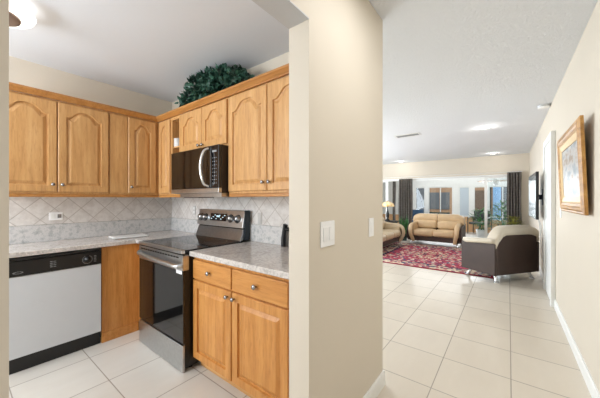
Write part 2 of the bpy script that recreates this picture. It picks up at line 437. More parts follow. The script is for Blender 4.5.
def knob(parent, p, facing, r=.014):
    if facing == '-y': bm = LT([(.006, 0), (.005, -.012), (r, -.018), (r, -.024), (r * .6, -.029), (0, -.03)], p, 16, 'y')
    else: bm = LT([(.006, 0), (.005, .012), (r, .018), (r, .024), (r * .6, .029), (0, .03)], p, 16, 'x')
    return obj('knob', bm, M['pewter'], parent, smooth=True)
G = .004
def carcass(name, label, facing, a0, a1, z0, z1, depth, front, toe=0, m='oak', group=None, category='cabinet', hollow=False):
    # a: range along the wall ; front: coordinate of the carcass front plane
    if facing == '-y': b = (a0, a1, front, front + depth)
    else: b = (front - depth, front, a0, a1)
    t = thing(name, label, category, ((b[0] + b[1]) / 2, (b[2] + b[3]) / 2, z0), 0, group)
    if not hollow:
        if toe:
            k = (b[0], b[1], b[2] + .055, b[3]) if facing == '-y' else (b[0], b[1] - .055, b[2], b[3])
            obj('body', B((b[0], b[1], b[2], b[3], z0 + toe, z1)), M[m], t, bevel=.002, seg=1)
            obj('toe_kick', B((k[0], k[1], k[2], k[3], z0, z0 + toe - .0005)), M['oak_x' if facing == '-y' else 'oak_y'], t)
        else: obj('body', B((b[0], b[1], b[2], b[3], z0, z1)), M[m], t, bevel=.002, seg=1)
    return t
def add_door(t, facing, a0, a1, z0, z1, plane, arch, kn=None, name='door', m='oak'):
    bm = door_mesh(a1 - a0, z1 - z0, arch)
    if facing == '-y': place(bm, facing, a0, plane, z0)
    else: place(bm, facing, plane, a0, z0)
    d = obj(name, bm, M[m], t)
    if kn:
        ka, kz = kn; p = (ka, plane - .0195, kz) if facing == '-y' else (plane + .0195, ka, kz)
        knob(d, p, facing)
    return d
UZ0, UZ1, DZ0, DZ1 = 1.345, 2.157, 1.362, 2.142
UD = .31; UXF = KX + .02 + UD + .0   # left uppers carcass front
LXF = -3.11; RYF = 1.43              # carcass front planes (door faces 2 cm ahead)
LD = LXF - KX - .009; RD = KY - .009 - RYF
# left run, two door wall cabinet
t = carcass('wall_cabinet', 'wide double-door oak wall cabinet with arched panels above the dishwasher', '+x', .185, .952, UZ0, UZ1, LD, LXF)
add_door(t, '+x', .19, .562, DZ0, DZ1, LXF, .065, (.535, 1.425))
add_door(t, '+x', .570, .942, DZ0, DZ1, LXF, .065, (.597, 1.425))
t = carcass('wall_cabinet', 'corner oak wall cabinet with one narrow pointed-arch door on the left wall', '+x', .954, 1.43, UZ0, UZ1, LD, LXF)
add_door(t, '+x', 1.118, 1.392, DZ0, DZ1, LXF, .065, (1.142, 1.425))
obj('filler_panel', B((LXF, LXF + .012, .958, 1.112, DZ0, DZ1)), M['oak'], t, bevel=.002, seg=1)
# back run
t = carcass('wall_cabinet', 'narrow oak corner cabinet with one arched door, right of the room corner', '-y', LXF + .002, -2.822, UZ0, UZ1, RD, RYF)
add_door(t, '-y', -3.075, -2.835, DZ0, DZ1, RYF, .06)
t = thing('open_shelf_cabinet', 'narrow open oak cubby shelf beside the over-range cabinet', 'shelf', (-2.735, 1.58, UZ0))
x0, x1 = -2.820, -2.650
obj('body', B((x0, x0 + .016, RYF, KY - .009, UZ0, UZ1), (x1 - .016, x1, RYF, KY - .009, UZ0, UZ1), (x0 + .016, x1 - .016, KY - .02, KY - .009, UZ0, UZ1),
              (x0 + .016, x1 - .016, RYF, KY - .02, UZ0, UZ0 + .016), (x0 + .016, x1 - .016, RYF, KY - .02, UZ1 - .03, UZ1)), M['oak_in'], t)
for z in (1.58, 1.835): obj('shelf', B((x0 + .016, x1 - .016, RYF + .01, KY - .02, z, z + .015)), M['oak_x'], t)
for i, (z, lab) in enumerate(((1.8505, 'small white mug on the open cubby shelf'),)):
    mg = obj('mug', LT([(.0, 0), (.034, 0), (.036, .01), (.036, .085), (.032, .085), (.032, .012), (0, .012)], (-2.765, 1.465, z), 20), M['pot_w'], smooth=True)
    tag(mg, lab, 'mug')
    obj('handle', TB([(-2.765 + .034, 1.465, z + .02), (-2.765 + .056, 1.465, z + .035), (-2.765 + .056, 1.465, z + .055), (-2.765 + .034, 1.465, z + .07)], .005, 8), M['pot_w'], mg, smooth=True)
t = carcass('wall_cabinet', 'short double-door oak cabinet directly above the microwave', '-y', -2.648, -1.862, 1.752, UZ1, RD, RYF)
add_door(t, '-y', -2.610, -2.240, 1.768, DZ1, RYF, .07, (-2.268, 1.795))
add_door(t, '-y', -2.232, -1.872, 1.768, DZ1, RYF, .07, (-2.206, 1.795))
t = carcass('wall_cabinet', 'tall double-door oak wall cabinet right of the microwave', '-y', -1.860, -.90, UZ0, UZ1, RD, RYF)
add_door(t, '-y', -1.845, -1.402, DZ0, DZ1, RYF, .075, (-1.43, 1.425))
add_door(t, '-y', -1.394, -.935, DZ0, DZ1, RYF, .075, (-1.366, 1.425))
# crown moulding
def crown(a, b, n, ext0=0, ext1=0):
    pass
prof = [(0, 0), (.020, 0), (.021, .008), (.027, .012), (.042, .028), (.048, .032), (.048, .050), (0, .050)]
cm = bmesh.new()
def sweep(path_pts, normals):
    rings = []
    for p, n in zip(path_pts, normals): rings.append([cm.verts.new(Vector(p) + Vector(n) * q + Vector((0, 0, z))) for q, z in prof])
    N = len(prof)
    for u, v in zip(rings, rings[1:]):
        for k in range(N): cm.faces.new((u[k], u[(k+1) % N], v[(k+1) % N], v[k]))
    cm.faces.new(rings[0]); cm.faces.new(rings[-1])
sweep([(LXF, .15, UZ1 + .0005), (LXF, RYF, UZ1 + .0005), (-.82, RYF, UZ1 + .0005)], [(1, 0, 0), (1, -1, 0), (0, -1, 0)])
tag(obj('crown_moulding', cm, M['oak_trim']), 'oak crown moulding along the top of the wall cabinets', 'moulding')
# light rail below cabinets
lr = bmesh.new(); box(lr, LXF - .03, LXF + .002, .185, RYF, UZ0 - .028, UZ0 - .0005); box(lr, LXF + .002, -2.65, RYF - .002, RYF + .03, UZ0 - .028, UZ0 - .0005)
tag(obj('light_rail', lr, M['oak_trim'], bevel=.004), 'oak rail under the corner wall cabinets', 'moulding')
lr = B((-1.860, -.82, RYF - .002, RYF + .03, UZ0 - .028, UZ0 - .0005))
tag(obj('light_rail', lr, M['oak_trim'], bevel=.004), 'oak rail under the tall cabinet right of the microwave', 'moulding')

# base cabinets
BZ = .868
BXF, BYF = -2.905, 1.145
t = carcass('base_cabinet', 'oak base cabinet with two drawers over two doors, right of the range', '-y', -1.911, -.82, 0, BZ, KY - .002 - BYF, BYF, toe=.085, m='oak_b')
for a0, a1 in ((-1.899, -1.445), (-1.435, -.955)):
    bm = bmesh.new(); box(bm, a0, a1, BYF - .02, BYF, .700, .842)
    dr = obj('drawer', bm, M['oak_bx'], t, bevel=.006, seg=3); knob(dr, ((a0 + a1) / 2 - .01, BYF - .02, .772), '-y', .016)
add_door(t, '-y', -1.899, -1.445, .098, .688, BYF, 0, (-1.476, .652), m='oak_b')
add_door(t, '-y', -1.435, -.955, .098, .688, BYF, 0, (-1.408, .652), m='oak_b')
t = thing('base_cabinet', 'plain oak panel cabinet between the dishwasher and the range', 'cabinet', (-3.1, 1.25, 0))
obj('body', B((KX + .002, BXF, .832, KY - .002, .09, BZ), (BXF, -2.676, 1.145, KY - .002, .09, BZ)), M['oak_b'], t, bevel=.003, seg=2)
obj('base_board', B((KX + .002, BXF + .006, .832, 1.139, 0, .0895), (BXF + .0, -2.676, 1.15, KY - .01, 0, .0895)), M['oak_bx'], t, bevel=.002)
t = None

# countertops
CZ0, CZ1 = .8685, .906
ct = bmesh.new()
prism(ct, [(KX + .001, .19, CZ0), (-2.868, .19, CZ0), (-2.868, 1.102, CZ0), (-2.674, 1.102, CZ0), (-2.674, KY - .001, CZ0), (KX + .001, KY - .001, CZ0)], (0, 0, CZ1 - CZ0))
tag(obj('countertop', ct, M['granite'], bevel=.006, seg=3), 'grey granite worktop over the white dishwasher, along left wall', 'countertop')
tag(obj('countertop', B((-1.912, WXB - .001, 1.102, KY - .001, CZ0, CZ1)), M['granite'], bevel=.006, seg=3), 'grey granite worktop right of the range, over drawers', 'countertop')
tag(obj('granite_upstand', B((KX + .0015, KX + .022, .19, KY - .002, CZ1 + .0005, 1.062)), M['strip'], bevel=.002, seg=1), 'mottled granite upstand strip behind the left worktop', 'backsplash')
tag(obj('granite_upstand', B((KX + .0225, WXB - .002, KY - .022, KY - .001, CZ1 + .0005, 1.062)), M['strip'], bevel=.002, seg=1), 'mottled granite upstand strip behind the range', 'backsplash')

# dishwasher
t = thing('dishwasher', 'white-fronted dishwasher with black control panel under the left worktop', 'dishwasher', (-3.1, .525, 0))
y0, y1 = .222, .826
obj('tub', B((KX + .01, BXF - .0, y0, y1, .06, .866)), M['black'], t)
obj('door', B((BXF, BXF + .022, y0 + .003, y1 - .003, .118, .722)), M['dw_white'], t, bevel=.003)
pn = obj('control_panel', B((BXF, BXF + .028, y0 + .002, y1 - .002, .724, .838)), M['black'], t, bevel=.004)
obj('handle', B((BXF, BXF + .036, y0 + .002, y1 - .002, .843, .862)), M['black'], t, bevel=.006, seg=3)
def mark(nm, *b): return obj(nm, B(b), M['grey_txt'], pn)
dl = obj('dial', LT([(.026, 0), (.024, .012), (.010, .014), (.009, .022), (0, .022)], (BXF + .028, .722, .778), 24, 'x'), M['black'], t, smooth=True)
for k in range(24):
    a = 2 * math.pi * k / 24
    if 4 < k < 8: continue
    mark('dial_mark', BXF + .0281, BXF + .0288, .722 + .034 * math.cos(a) - .0035, .722 + .034 * math.cos(a) + .0035, .778 + .034 * math.sin(a) - .002, .778 + .034 * math.sin(a) + .002)
for k in range(5): mark('dial_label', BXF + .0281, BXF + .0288, .768, .786, .752 + k * .012, .755 + k * .012)
for k in range(4): mark('printed_word', BXF + .0281, BXF + .0288, .482, .497, .758 + k * .014, .764 + k * .014); mark('printed_word', BXF + .0281, BXF + .0288, .502, .519, .758 + k * .014, .762 + k * .014)
for k in range(12):
    a = 2 * math.pi * k / 12; mark('emblem_stroke', BXF + .0281, BXF + .0288, .305 + .024 * math.cos(a) - .005, .305 + .024 * math.cos(a) + .005, .752 + .007 * math.sin(a) - .0015, .752 + .007 * math.sin(a) + .0015)
obj('toe_kick', B((BXF - .06, BXF - .012, y0, y1, .0, .114)), M['black'], t)

# range
t = thing('range', 'stainless steel electric range with black glass door and cooktop', 'stove', (-2.27, 1.4, 0))
x0, x1 = -2.672, -1.914
obj('body', B((x0 + .003, x1 - .003, 1.105, 1.715, .03, .897)), M['black'], t)
obj('cooktop', B((x0, x1, 1.075, 1.62, .8975, .916)), M['bglass'], t, bevel=.004)
ct_ = obj('front_rim', B((x0, x1, 1.045, 1.0745, .889, .9165)), M['steel'], t, bevel=.006, seg=3)
vp = obj('vent_panel', B((x0, x1, 1.052, 1.104, .762, .876)), M['steel'], t, bevel=.004)
obj('vent_gap', B((x0 + .002, x1 - .002, 1.062, 1.104, .8765, .8885)), M['black'], t)
for k in range(15): obj('vent_slot', B((x0 + .05 + k * .044, x0 + .085 + k * .044, 1.0505, 1.0518, .852, .864)), M['black'], vp)

obj('oven_door', B((x0, x1, 1.055, 1.070, .218, .760)), M['bglass_s'], t, bevel=.003)
obj('door_core', B((x0 + .002, x1 - .002, 1.0705, 1.104, .2185, .7615)), M['black'], t)
hb = bmesh.new(); pts = smooth_path([(x0 + .03, 1.055, .822), (x0 + .045, 1.036, .820), (x0 + .12, 1.026, .815), (-2.29, 1.014, .808), (x1 - .10, 1.020, .800), (x1 - .03, 1.030, .798), (x1 - .014, 1.055, .80)], 6)
tube(hb, pts, .020, 14); obj('door_handle', hb, M['steel'], t, smooth=True)
obj('label_sticker', B((x1 - .10, x1 - .015, 1.0545, 1.0549, .735, .765)), M['plastic'], t)
obj('drawer', B((x0, x1, 1.052, 1.072, .006, .206)), M['steel'], t, bevel=.006, seg=3)
obj('drawer_box', B((x0 + .003, x1 - .003, 1.0725, 1.104, .03, .2175)), M['black'], t)
for px_ in (x0 + .05, x1 - .05):
    for py_ in (1.14, 1.66): obj('foot', LT([(.018, 0), (.018, .006), (.010, .008), (.010, .031)], (px_, py_, 0), 12), M['black'], t)
bg_ = bmesh.new()
prism(bg_, [(x0 + .01, 1.605, .9165), (x0 + .01, 1.715, .9165), (x0 + .01, 1.715, 1.018), (x0 + .01, 1.645, 1.018), (x0 + .01, 1.635, .98)], (x1 - x0 - .025, 0, 0))
obj('backguard', bg_, M['steel_d'], t, bevel=.003)
obj('backguard_gap', B((x0 + .02, x1 - .02, 1.65, 1.71, 1.0185, 1.029)), M['black'], t)
cp = bmesh.new(); prism(cp, [(x0, 1.628, 1.030), (x0, 1.715, 1.030), (x0, 1.715, 1.192), (x0, 1.665, 1.192)], (x1 - x0 - .012, 0, 0))
cp_o = obj('control_panel', cp, M['steel'], t, bevel=.004)
obj('side_cap', B((x1 - .0115, x1, 1.652, 1.716, .917, 1.194)), M['navy_side'], t, bevel=.004)
def tilt(fx, fz, off=0):  # point on tilted panel face
    return (fx, 1.628 + (fz - 1.030) * (.037 / .162) - off, fz)
for fx in (x0 + .065, x0 + .14, x1 - .20, x1 - .095):
    kb = bmesh.new(); lathe(kb, [(.034, .002), (.034, -.006), (.027, -.010), (.024, -.034), (0, -.034)], (0, 0, 0), 24, 'y')
    bmesh.ops.rotate(kb, verts=kb.verts, cent=(0, 0, 0), matrix=Matrix.Rotation(-math.atan(.037 / .162), 3, 'X'))
    bmesh.ops.translate(kb, verts=kb.verts, vec=tilt(fx, 1.112))
    k_ = obj('knob', kb, M['steel'], t, smooth=True)
    rg = bmesh.new(); lathe(rg, [(.035, .002), (.040, .0), (.040, -.004), (.035, -.004)], (0, 0, 0), 24, 'y')
    bmesh.ops.rotate(rg, verts=rg.verts, cent=(0, 0, 0), matrix=Matrix.Rotation(-math.atan(.037 / .162), 3, 'X')); bmesh.ops.translate(rg, verts=rg.verts, vec=tilt(fx, 1.112))
    obj('knob_ring', rg, M['black'], k_)
dp = bmesh.new(); a = tilt(x0 + .225, 1.082, .001); b = tilt(x0 + .225, 1.155, .001); prism(dp, [a, (a[0], a[1] + .004, a[2]), (b[0], b[1] + .004, b[2]), b], (.27, 0, 0))
dsp = obj('display', dp, M['bglass'], t)
def dig(*b): return obj('digit', B(b), M['disp'], dsp)
for k in range(9):
    if k == 4: continue
    z = 1.098 + (k % 3) * .018; fx = x0 + .245 + k * .026; p = tilt(fx, z, .002); dig( fx, fx + .016, p[1] - .0006, p[1] + .0002, z, z + .006)
for k in range(4): z = 1.118; fx = x0 + .335 + k * .014; p = tilt(fx, z, .0025); dig( fx, fx + .008, p[1] - .0006, p[1] + .0002, z, z + .018)
# burner rings
for (bx, by, br) in ((-2.48, 1.22, .10), (-2.10, 1.22, .085), (-2.48, 1.47, .075), (-2.10, 1.47, .10)):
    rr = bmesh.new(); tube(rr, [(bx + br * math.cos(k * math.pi / 24), by + br * math.sin(k * math.pi / 24), .9161) for k in range(49)], .0008, 6)
    obj('burner_ring', rr, M['steel_d'], t)

# microwave
t = thing('microwave', 'black and steel microwave mounted above the range', 'microwave', (-2.26, 1.5, 1.345))
x0, x1, yf = -2.643, -1.868, 1.335
obj('case', B((x0, x1, yf + .03, KY - .009, 1.350, 1.750)), M['brown_case'], t, bevel=.003)
obj('door', B((x0, x1 - .115, yf, yf + .029, 1.392, 1.748)), M['bglass_s'], t, bevel=.004)
cpn = obj('control_panel', B((x1 - .113, x1, yf, yf + .029, 1.392, 1.748)), M['bglass'], t, bevel=.004)
def key(*b): return obj('button', B(b), M['grey_txt'], cpn)
for i in range(3):
    for j in range(8): key(x1 - .088 + i * .024, x1 - .076 + i * .024, yf - .0008, yf - .0002, 1.43 + j * .030, 1.434 + j * .030)
key(x1 - .088, x1 - .03, yf - .0008, yf - .0002, 1.69, 1.705)
obj('bottom_trim', B((x0, x1, yf - .001, yf + .03, 1.352, 1.3915)), M['steel'], t, bevel=.003)
hp = bmesh.new(); tube(hp, smooth_path([(x1 - .135, yf - .002, 1.725), (x1 - .150, yf - .045, 1.69), (x1 - .165, yf - .062, 1.57), (x1 - .150, yf - .045, 1.44), (x1 - .135, yf - .002, 1.405)], 6), .013, 12)
obj('door_handle', hp, M['chrome'], t, smooth=True)
und = obj('underside', B((x0 + .12, x1 - .005, yf + .03, 1.68, 1.318, 1.3495)), M['steel'], t)
obj('grease_filter', B((x0 + .15, x0 + .40, yf + .05, 1.55, 1.312, 1.3175)), M['black'], und)

# ------------------------------------------------------------------ outlets / small kitchen items
def plate(name, label, facing, u, v, z, w, h, mk, m='plastic'):
    # facing '+x','-y','-x': wall plane coordinate u, along coordinate v
    t = .006
    if facing == '+x': bb = (u, u + t, v - w/2, v + w/2, z - h/2, z + h/2)
    elif facing == '-x': bb = (u - t, u, v - w/2, v + w/2, z - h/2, z + h/2)
    else: bb = (v - w/2, v + w/2, u - t, u, z - h/2, z + h/2)
    o = obj(name, B(bb), M[m], bevel=.002); tag(o, label, 'outlet' if 'outlet' in name else 'switch')
    for (dv, dz, ww, hh, m) in mk:
        e = .003
        if facing == '+x': b2 = (u + t, u + t + e, v + dv - ww/2, v + dv + ww/2, z + dz - hh/2, z + dz + hh/2)
        elif facing == '-x': b2 = (u - t - e, u - t, v + dv - ww/2, v + dv + ww/2, z + dz - hh/2, z + dz + hh/2)
        else: b2 = (v + dv - ww/2, v + dv + ww/2, u - t - e, u - t, z + dz - hh/2, z + dz + hh/2)
        obj('rocker' if 'switch' in name else 'socket', B(b2), M[m], o, bevel=.001, seg=1)
    return o
plate('wall_outlet', 'white double outlet plate on the tiled left wall', '+x', KX + .0085, .613, 1.137, .10, .075, [(-.022, 0, .032, .05, 'white'), (.024, 0, .028, .036, 'steel_d')])
plate('wall_outlet', 'small grey outlet plate on the tiles left of the range', '-y', KY - .0085, -2.885, 1.17, .05, .105, [(0, .022, .024, .03, 'white'), (0, -.022, .024, .03, 'white')], 'plate_g')
plate('wall_outlet', 'pale outlet plate on the tiles right of the range', '-y', KY - .0085, -1.80, 1.12, .05, .105, [(0, .022, .024, .03, 'plate_g'), (0, -.022, .024, .03, 'plate_g')], 'plate_g')
plate('light_switch', 'double white rocker switch on the beige pillar', '+x', WX + .0005, 1.118, 1.132, .125, .122, [(-.028, 0, .032, .066, 'plastic'), (.028, 0, .032, .066, 'plastic')])
plate('light_switch', 'narrow white single switch near the far edge of pillar', '+x', WX + .0005, 1.643, 1.12, .070, .118, [(0, 0, .032, .066, 'plastic')])
plate('light_switch', 'small white switch on the right wall below the gilt frame', '-x', RX - .0005, 3.98, 1.16, .07, .115, [(0, 0, .03, .06, 'plastic')])

cb_ = bmesh.new(); prism(cb_, [(-3.22, .98, CZ1 + .004), (-3.02, .965, CZ1 + .004), (-2.99, 1.27, CZ1 + .004), (-3.19, 1.285, CZ1 + .004)], (0, 0, .014))
cbd = obj('tray', cb_, M['pot_w'], bevel=.004, seg=3); tag(cbd, 'flat white rectangular tray lying on the left worktop', 'tray')
for fx, fy in ((-3.19, 1.0), (-3.04, .99), (-3.02, 1.25), (-3.16, 1.26)): obj('foot', LT([(.008, 0), (.008, .0042)], (fx, fy, CZ1 + .0003), 10), M['black'], cbd)
GX, GY = -1.475, 1.685
t = thing('kitchen_gadget', 'slim black upright gadget on the worktop beside the pillar', 'gadget', (GX, GY, CZ1))
gb = bmesh.new(); tube(gb, smooth_path([(GX, GY, CZ1 + .002), (GX, GY, CZ1 + .03), (GX + .006, GY, CZ1 + .10), (GX + .018, GY, CZ1 + .17), (GX + .022, GY, CZ1 + .185)], 4), [.020] * 3 + [.021] * 5 + [.019] * 5 + [.020] * 3 + [.012], 14)
obj('handle', gb, M['black'], t, smooth=True)
gb = bmesh.new(); tube(gb, [(GX + .022, GY, CZ1 + .150), (GX + .05, GY, CZ1 + .145), (GX + .06, GY, CZ1 + .142)], [.014, .015, .012], 12)
obj('head', gb, M['black'], t, smooth=True)

# ------------------------------------------------------------------ foliage helper
def leaf(bm, p, d, up, L, W, fold=.15, lobes=False):
    d = d.normalized(); s = d.cross(up)
    if s.length < 1e-3: s = d.cross(Vector((1, 0, 0)))
    s.normalize(); n = s.cross(d)
    prof = [(0, .12), (.25, .9), (.5, 1), (.75, .6)] if not lobes else [(0, .45), (.18, 1.0), (.35, .62), (.55, .75), (.8, .3)]
    mid = []; lf = []; rt = []
    for t_, w_ in prof:
        c = p + d * L * t_ - n * L * .15 * t_ * t_
        mid.append(bm.verts.new(c)); lf.append(bm.verts.new(c + s * W * .5 * w_ + n * fold * W * w_)); rt.append(bm.verts.new(c - s * W * .5 * w_ + n * fold * W * w_))
    tip = bm.verts.new(p + d * L - n * L * .15)
    for i in range(len(prof) - 1):
        bm.faces.new((mid[i], mid[i+1], lf[i+1], lf[i])); bm.faces.new((mid[i], rt[i], rt[i+1], mid[i+1]))
    bm.faces.new((mid[-1], tip, lf[-1])); bm.faces.new((mid[-1], rt[-1], tip))
def rv(z0=-1, z1=1):
    while True:
        v = Vector((random.uniform(-1, 1), random.uniform(-1, 1), random.uniform(z0, z1)))
        if .1 < v.length < 1: return v.normalized()
# ivy on the cabinets
t = thing('ivy_plant', 'bushy dark green ivy arrangement on top of the oak cabinets', 'plant', (-2.30, 1.52, UZ1 + .001))
obj('basket', LT([(.08, 0), (.11, .05), (.12, .10), (.10, .10), (.07, .02), (0, .02)], (-2.20, 1.56, UZ1 + .001), 20), M['basket'], t)
lm = bmesh.new()
blobs = [(-2.56, 1.50, 2.29, .10, .10, .09), (-2.43, 1.52, 2.37, .14, .12, .14), (-2.27, 1.56, 2.40, .17, .13, .15), (-2.08, 1.55, 2.37, .15, .12, .14), (-1.90, 1.54, 2.33, .13, .11, .12), (-1.78, 1.54, 2.28, .09, .09, .06), (-2.20, 1.50, 2.30, .35, .09, .09)]
for (bx, by, bz, rx, ry, rz) in blobs:
    for k in range(int(9500 * rx * (ry + rz)) ):
        v = rv(-.9, 1); rr = random.uniform(.7, 1.05); p = Vector((bx + v.x * rx * rr, by + v.y * ry * rr, min(2.505, max(bz + v.z * rz * rr, 2.258))))
        d = (v + rv() * .9); d.z -= .25
        leaf(lm, p, d, rv(), random.uniform(.035, .055), random.uniform(.03, .045), .1, True)
for k in range(60):
    x = random.uniform(-2.68, -2.5); leaf(lm, Vector((x, random.uniform(1.42, 1.5), 2.258 + random.uniform(0, .035))), rv(-1, .2), rv(), .045, .036, .1, True)
obj('foliage', lm, M['leaf'], t)

# ------------------------------------------------------------------ kitchen ceiling light
t = thing('ceiling_light', 'round glowing kitchen ceiling light with bronze centre and pull chain', 'lamp', (-2.50, .165, CH - .14))
c = (-2.50, .165, CH)
obj('mount', LT([(.07, 0), (.075, -.02), (.05, -.03), (0, -.03)], c, 28), M['white'], t, smooth=True)
obj('diffuser', LT([(0, -.032), (.15, -.034), (.175, -.045), (.185, -.065), (.175, -.085), (.14, -.098), (.11, -.100), (0, -.098)], c, 48), M['glow_k'], t, smooth=True)
obj('centre_cap', LT([(.115, -.1005), (.112, -.112), (.09, -.124), (.04, -.130), (0, -.132)], c, 36), M['bronze'], t, smooth=True)
ch = bmesh.new()
for k in range(34): lathe(ch, [(0, .004), (.003, .002), (.003, -.002), (0, -.004)], (-2.56, .15, CH - .152 - k * .0085), 6)
obj('pull_chain', ch, M['bronze'], t)

# ------------------------------------------------------------------ hall and living ceiling items
for i, (x, y, lab) in enumerate(((-.316, 5.70, 'bright recessed ceiling downlight nearest the camera'), (-.345, 9.05, 'recessed ceiling downlight by the far header, right side'), (-2.85, 9.15, 'recessed ceiling downlight by the far header, left side near pillar'))):
    t = thing('ceiling_downlight', lab, 'lamp', (x, y, CH), 0, 'recessed downlights in the living ceiling')
    obj('trim_ring', LT([(.085, .0115), (.085, .004), (.062, .0), (.060, .0115)], (x, y, CH), 28), M['white'], t, smooth=True)
    obj('lens', LT([(.060, .0115), (.058, .006), (0, .005)], (x, y, CH), 24), M['glow_d'], t, smooth=True)
    light('downlight_lamp', 'POINT', (x, y, CH - .10), (0, 0, 0), 1.5, (1, .97, .92), radius=.05)
t = thing('smoke_detector', 'round white smoke detector on the ceiling near right wall', 'detector', (.372, 4.85, CH - .02))
obj('housing', LT([(.065, .0315), (.065, .012), (.058, 0), (.03, -.006), (0, -.008)], (.372, 4.85, CH - .02), 28), M['plastic'], t, smooth=True)
obj('vent_ring', LT([(.067, .010), (.069, .014), (.067, .018)], (.372, 4.85, CH - .02), 28), M['steel'], t)
t = thing('ceiling_vent', 'rectangular air vent grille in the living ceiling', 'vent', (-1.57, 5.48, CH))
obj('frame', B((-1.80, -1.34, 5.38, 5.40, CH, CH + .0115), (-1.80, -1.34, 5.56, 5.58, CH, CH + .0115), (-1.80, -1.78, 5.40, 5.56, CH, CH + .0115), (-1.36, -1.34, 5.40, 5.56, CH, CH + .0115)), M['white'], t)
obj('duct', B((-1.78, -1.36, 5.40, 5.56, CH + .009, CH + .0115)), M['black'], t)
for k in range(5):
    sb = bmesh.new(); y = 5.42 + k * .03; prism(sb, [(-1.78, y, CH + .008), (-1.78, y + .005, CH + .001), (-1.78, y + .007, CH + .001), (-1.78, y + .002, CH + .0088)], (.42, 0, 0)); obj('slat', sb, M['steel_d'], t)

# ------------------------------------------------------------------ picture on right wall
t = thing('picture_frame', 'large gilt wooden picture frame leaning off the right wall', 'picture', (.42, 3.09, 1.19))
def fr(y, z, x):  # leaning: top further from the wall
    return (RX - .022 - x * .62 - (z - 1.19) * .035, y, z)
Y0, Y1, Z0, Z1 = 2.60, 3.62, 1.19, 1.865
def frame_mesh(bm, prof, rect):
    y0, y1, z0, z1 = rect; rings = []
    for (sy, sz, y, z) in ((1, 1, y0, z0), (-1, 1, y1, z0), (-1, -1, y1, z1), (1, -1, y0, z1)):
        rings.append([bm.verts.new(fr(y + sy * i, z + sz * i, x)) for i, x in prof])
    N = len(prof)
    for a in range(4):
        u, v = rings[a], rings[(a + 1) % 4]
        for k in range(N): bm.faces.new((u[k], u[(k+1) % N], v[(k+1) % N], v[k]))
bm = bmesh.new(); frame_mesh(bm, [(0, 0), (0, .030), (.008, .038), (.018, .036), (.03, .048), (.045, .050), (.055, .040), (.075, .032), (.075, 0)], (Y0, Y1, Z0, Z1)); obj('frame', bm, M['gold'], t)
bm = bmesh.new(); frame_mesh(bm, [(0, 0), (0, .030), (.012, .034), (.05, .020), (.058, .020), (.058, 0)], (Y0 + .0755, Y1 - .0755, Z0 + .0755, Z1 - .0755)); obj('inner_liner', bm, M['gold_l'], t)
bm = bmesh.new(); a = .135; prism(bm, [fr(Y0 + a, Z0 + a, .004), fr(Y1 - a, Z0 + a, .004), fr(Y1 - a, Z1 - a, .004), fr(Y0 + a, Z1 - a, .004)], (-.008, 0, 0)); obj('canvas', bm, M['art'], t)
obj('backing', B((RX - .020, RX - .001, Y0 + .2, Y1 - .2, Z0 + .3, Z0 + .4)), M['gold'], t)

# ------------------------------------------------------------------ television
t = thing('television', 'flat black television on a swing arm mount at right wall', 'television', (.30, 5.8, 1.01))
def tv(y, z, off):   # y 0..1 along width
    return Vector((.312 - .024 * y + off, 5.2 + 1.2 * y, z))
bm = bmesh.new(); prism(bm, [tv(0, 1.0, 0), tv(1, 1.0, 0), tv(1, 1.70, 0), tv(0, 1.70, 0)], (.035, 0, 0)); obj('case', bm, M['tv_blk'], t, bevel=.006)
bm = bmesh.new(); prism(bm, [tv(.012, 1.018, -.002), tv(.988, 1.018, -.002), tv(.988, 1.688, -.002), tv(.012, 1.688, -.002)], (.0018, 0, 0)); obj('screen', bm, M['screen'], t)
obj('mount_arm', B((.338, .372, 5.72, 5.86, 1.24, 1.42), (.372, .42, 5.76, 5.82, 1.29, 1.37), (.42, RX - .001, 5.70, 5.88, 1.20, 1.46)), M['navy'], t, bevel=.004)
for yy in (5.66, 5.95):
    obj('cable', TB(smooth_path([(.345, yy, 1.05), (.40, yy + .02, .9), (.415, yy, .7), (.42, yy, .35)], 6), .005, 8), M['plastic'], t, smooth=True)

# ------------------------------------------------------------------ rug
RXC, RYC, RHX, RHY = -1.42, 6.78, 1.235, 1.36
rb = bmesh.new(); box(rb, -RHX, RHX, -RHY, RHY, 0, .010)
rug = obj('area_rug', rb, rug_mat(RHX, RHY), local=True); rug.location = (RXC, RYC, .001)
tag(rug, 'red patterned oriental rug on the living room floor', 'rug')

# ------------------------------------------------------------------ seating
def cushion(name, parent, x0, x1, y0, y1, z0, z1, m, r=.04, puff=.0):
    bm = B((x0, x1, y0, y1, z0, z1)); bmesh.ops.subdivide_edges(bm, edges=bm.edges, cuts=3, use_grid_fill=True)
    cx, cy, cz = (x0+x1)/2, (y0+y1)/2, (z0+z1)/2; hx, hy, hz = (x1-x0)/2, (y1-y0)/2, (z1-z0)/2
    for v in bm.verts:
        u = Vector(((v.co.x-cx)/hx, (v.co.y-cy)/hy, (v.co.z-cz)/hz))
        for i, (hh) in enumerate((hx, hy, hz)):
            o1, o2 = [j for j in range(3) if j != i]
            if abs(u[i]) > .99: v.co[i] += math.copysign(puff * (1-u[o1]**2) * (1-u[o2]**2), u[i])
    o = obj(name, bm, m, parent, local=True, smooth=True)
    b = o.modifiers.new('b', 'BEVEL'); b.width = r; b.segments = 4; b.limit_method = 'ANGLE'; b.angle_limit = R(50)
    s = o.modifiers.new('s', 'SUBSURF'); s.levels = s.render_levels = 1
    return o
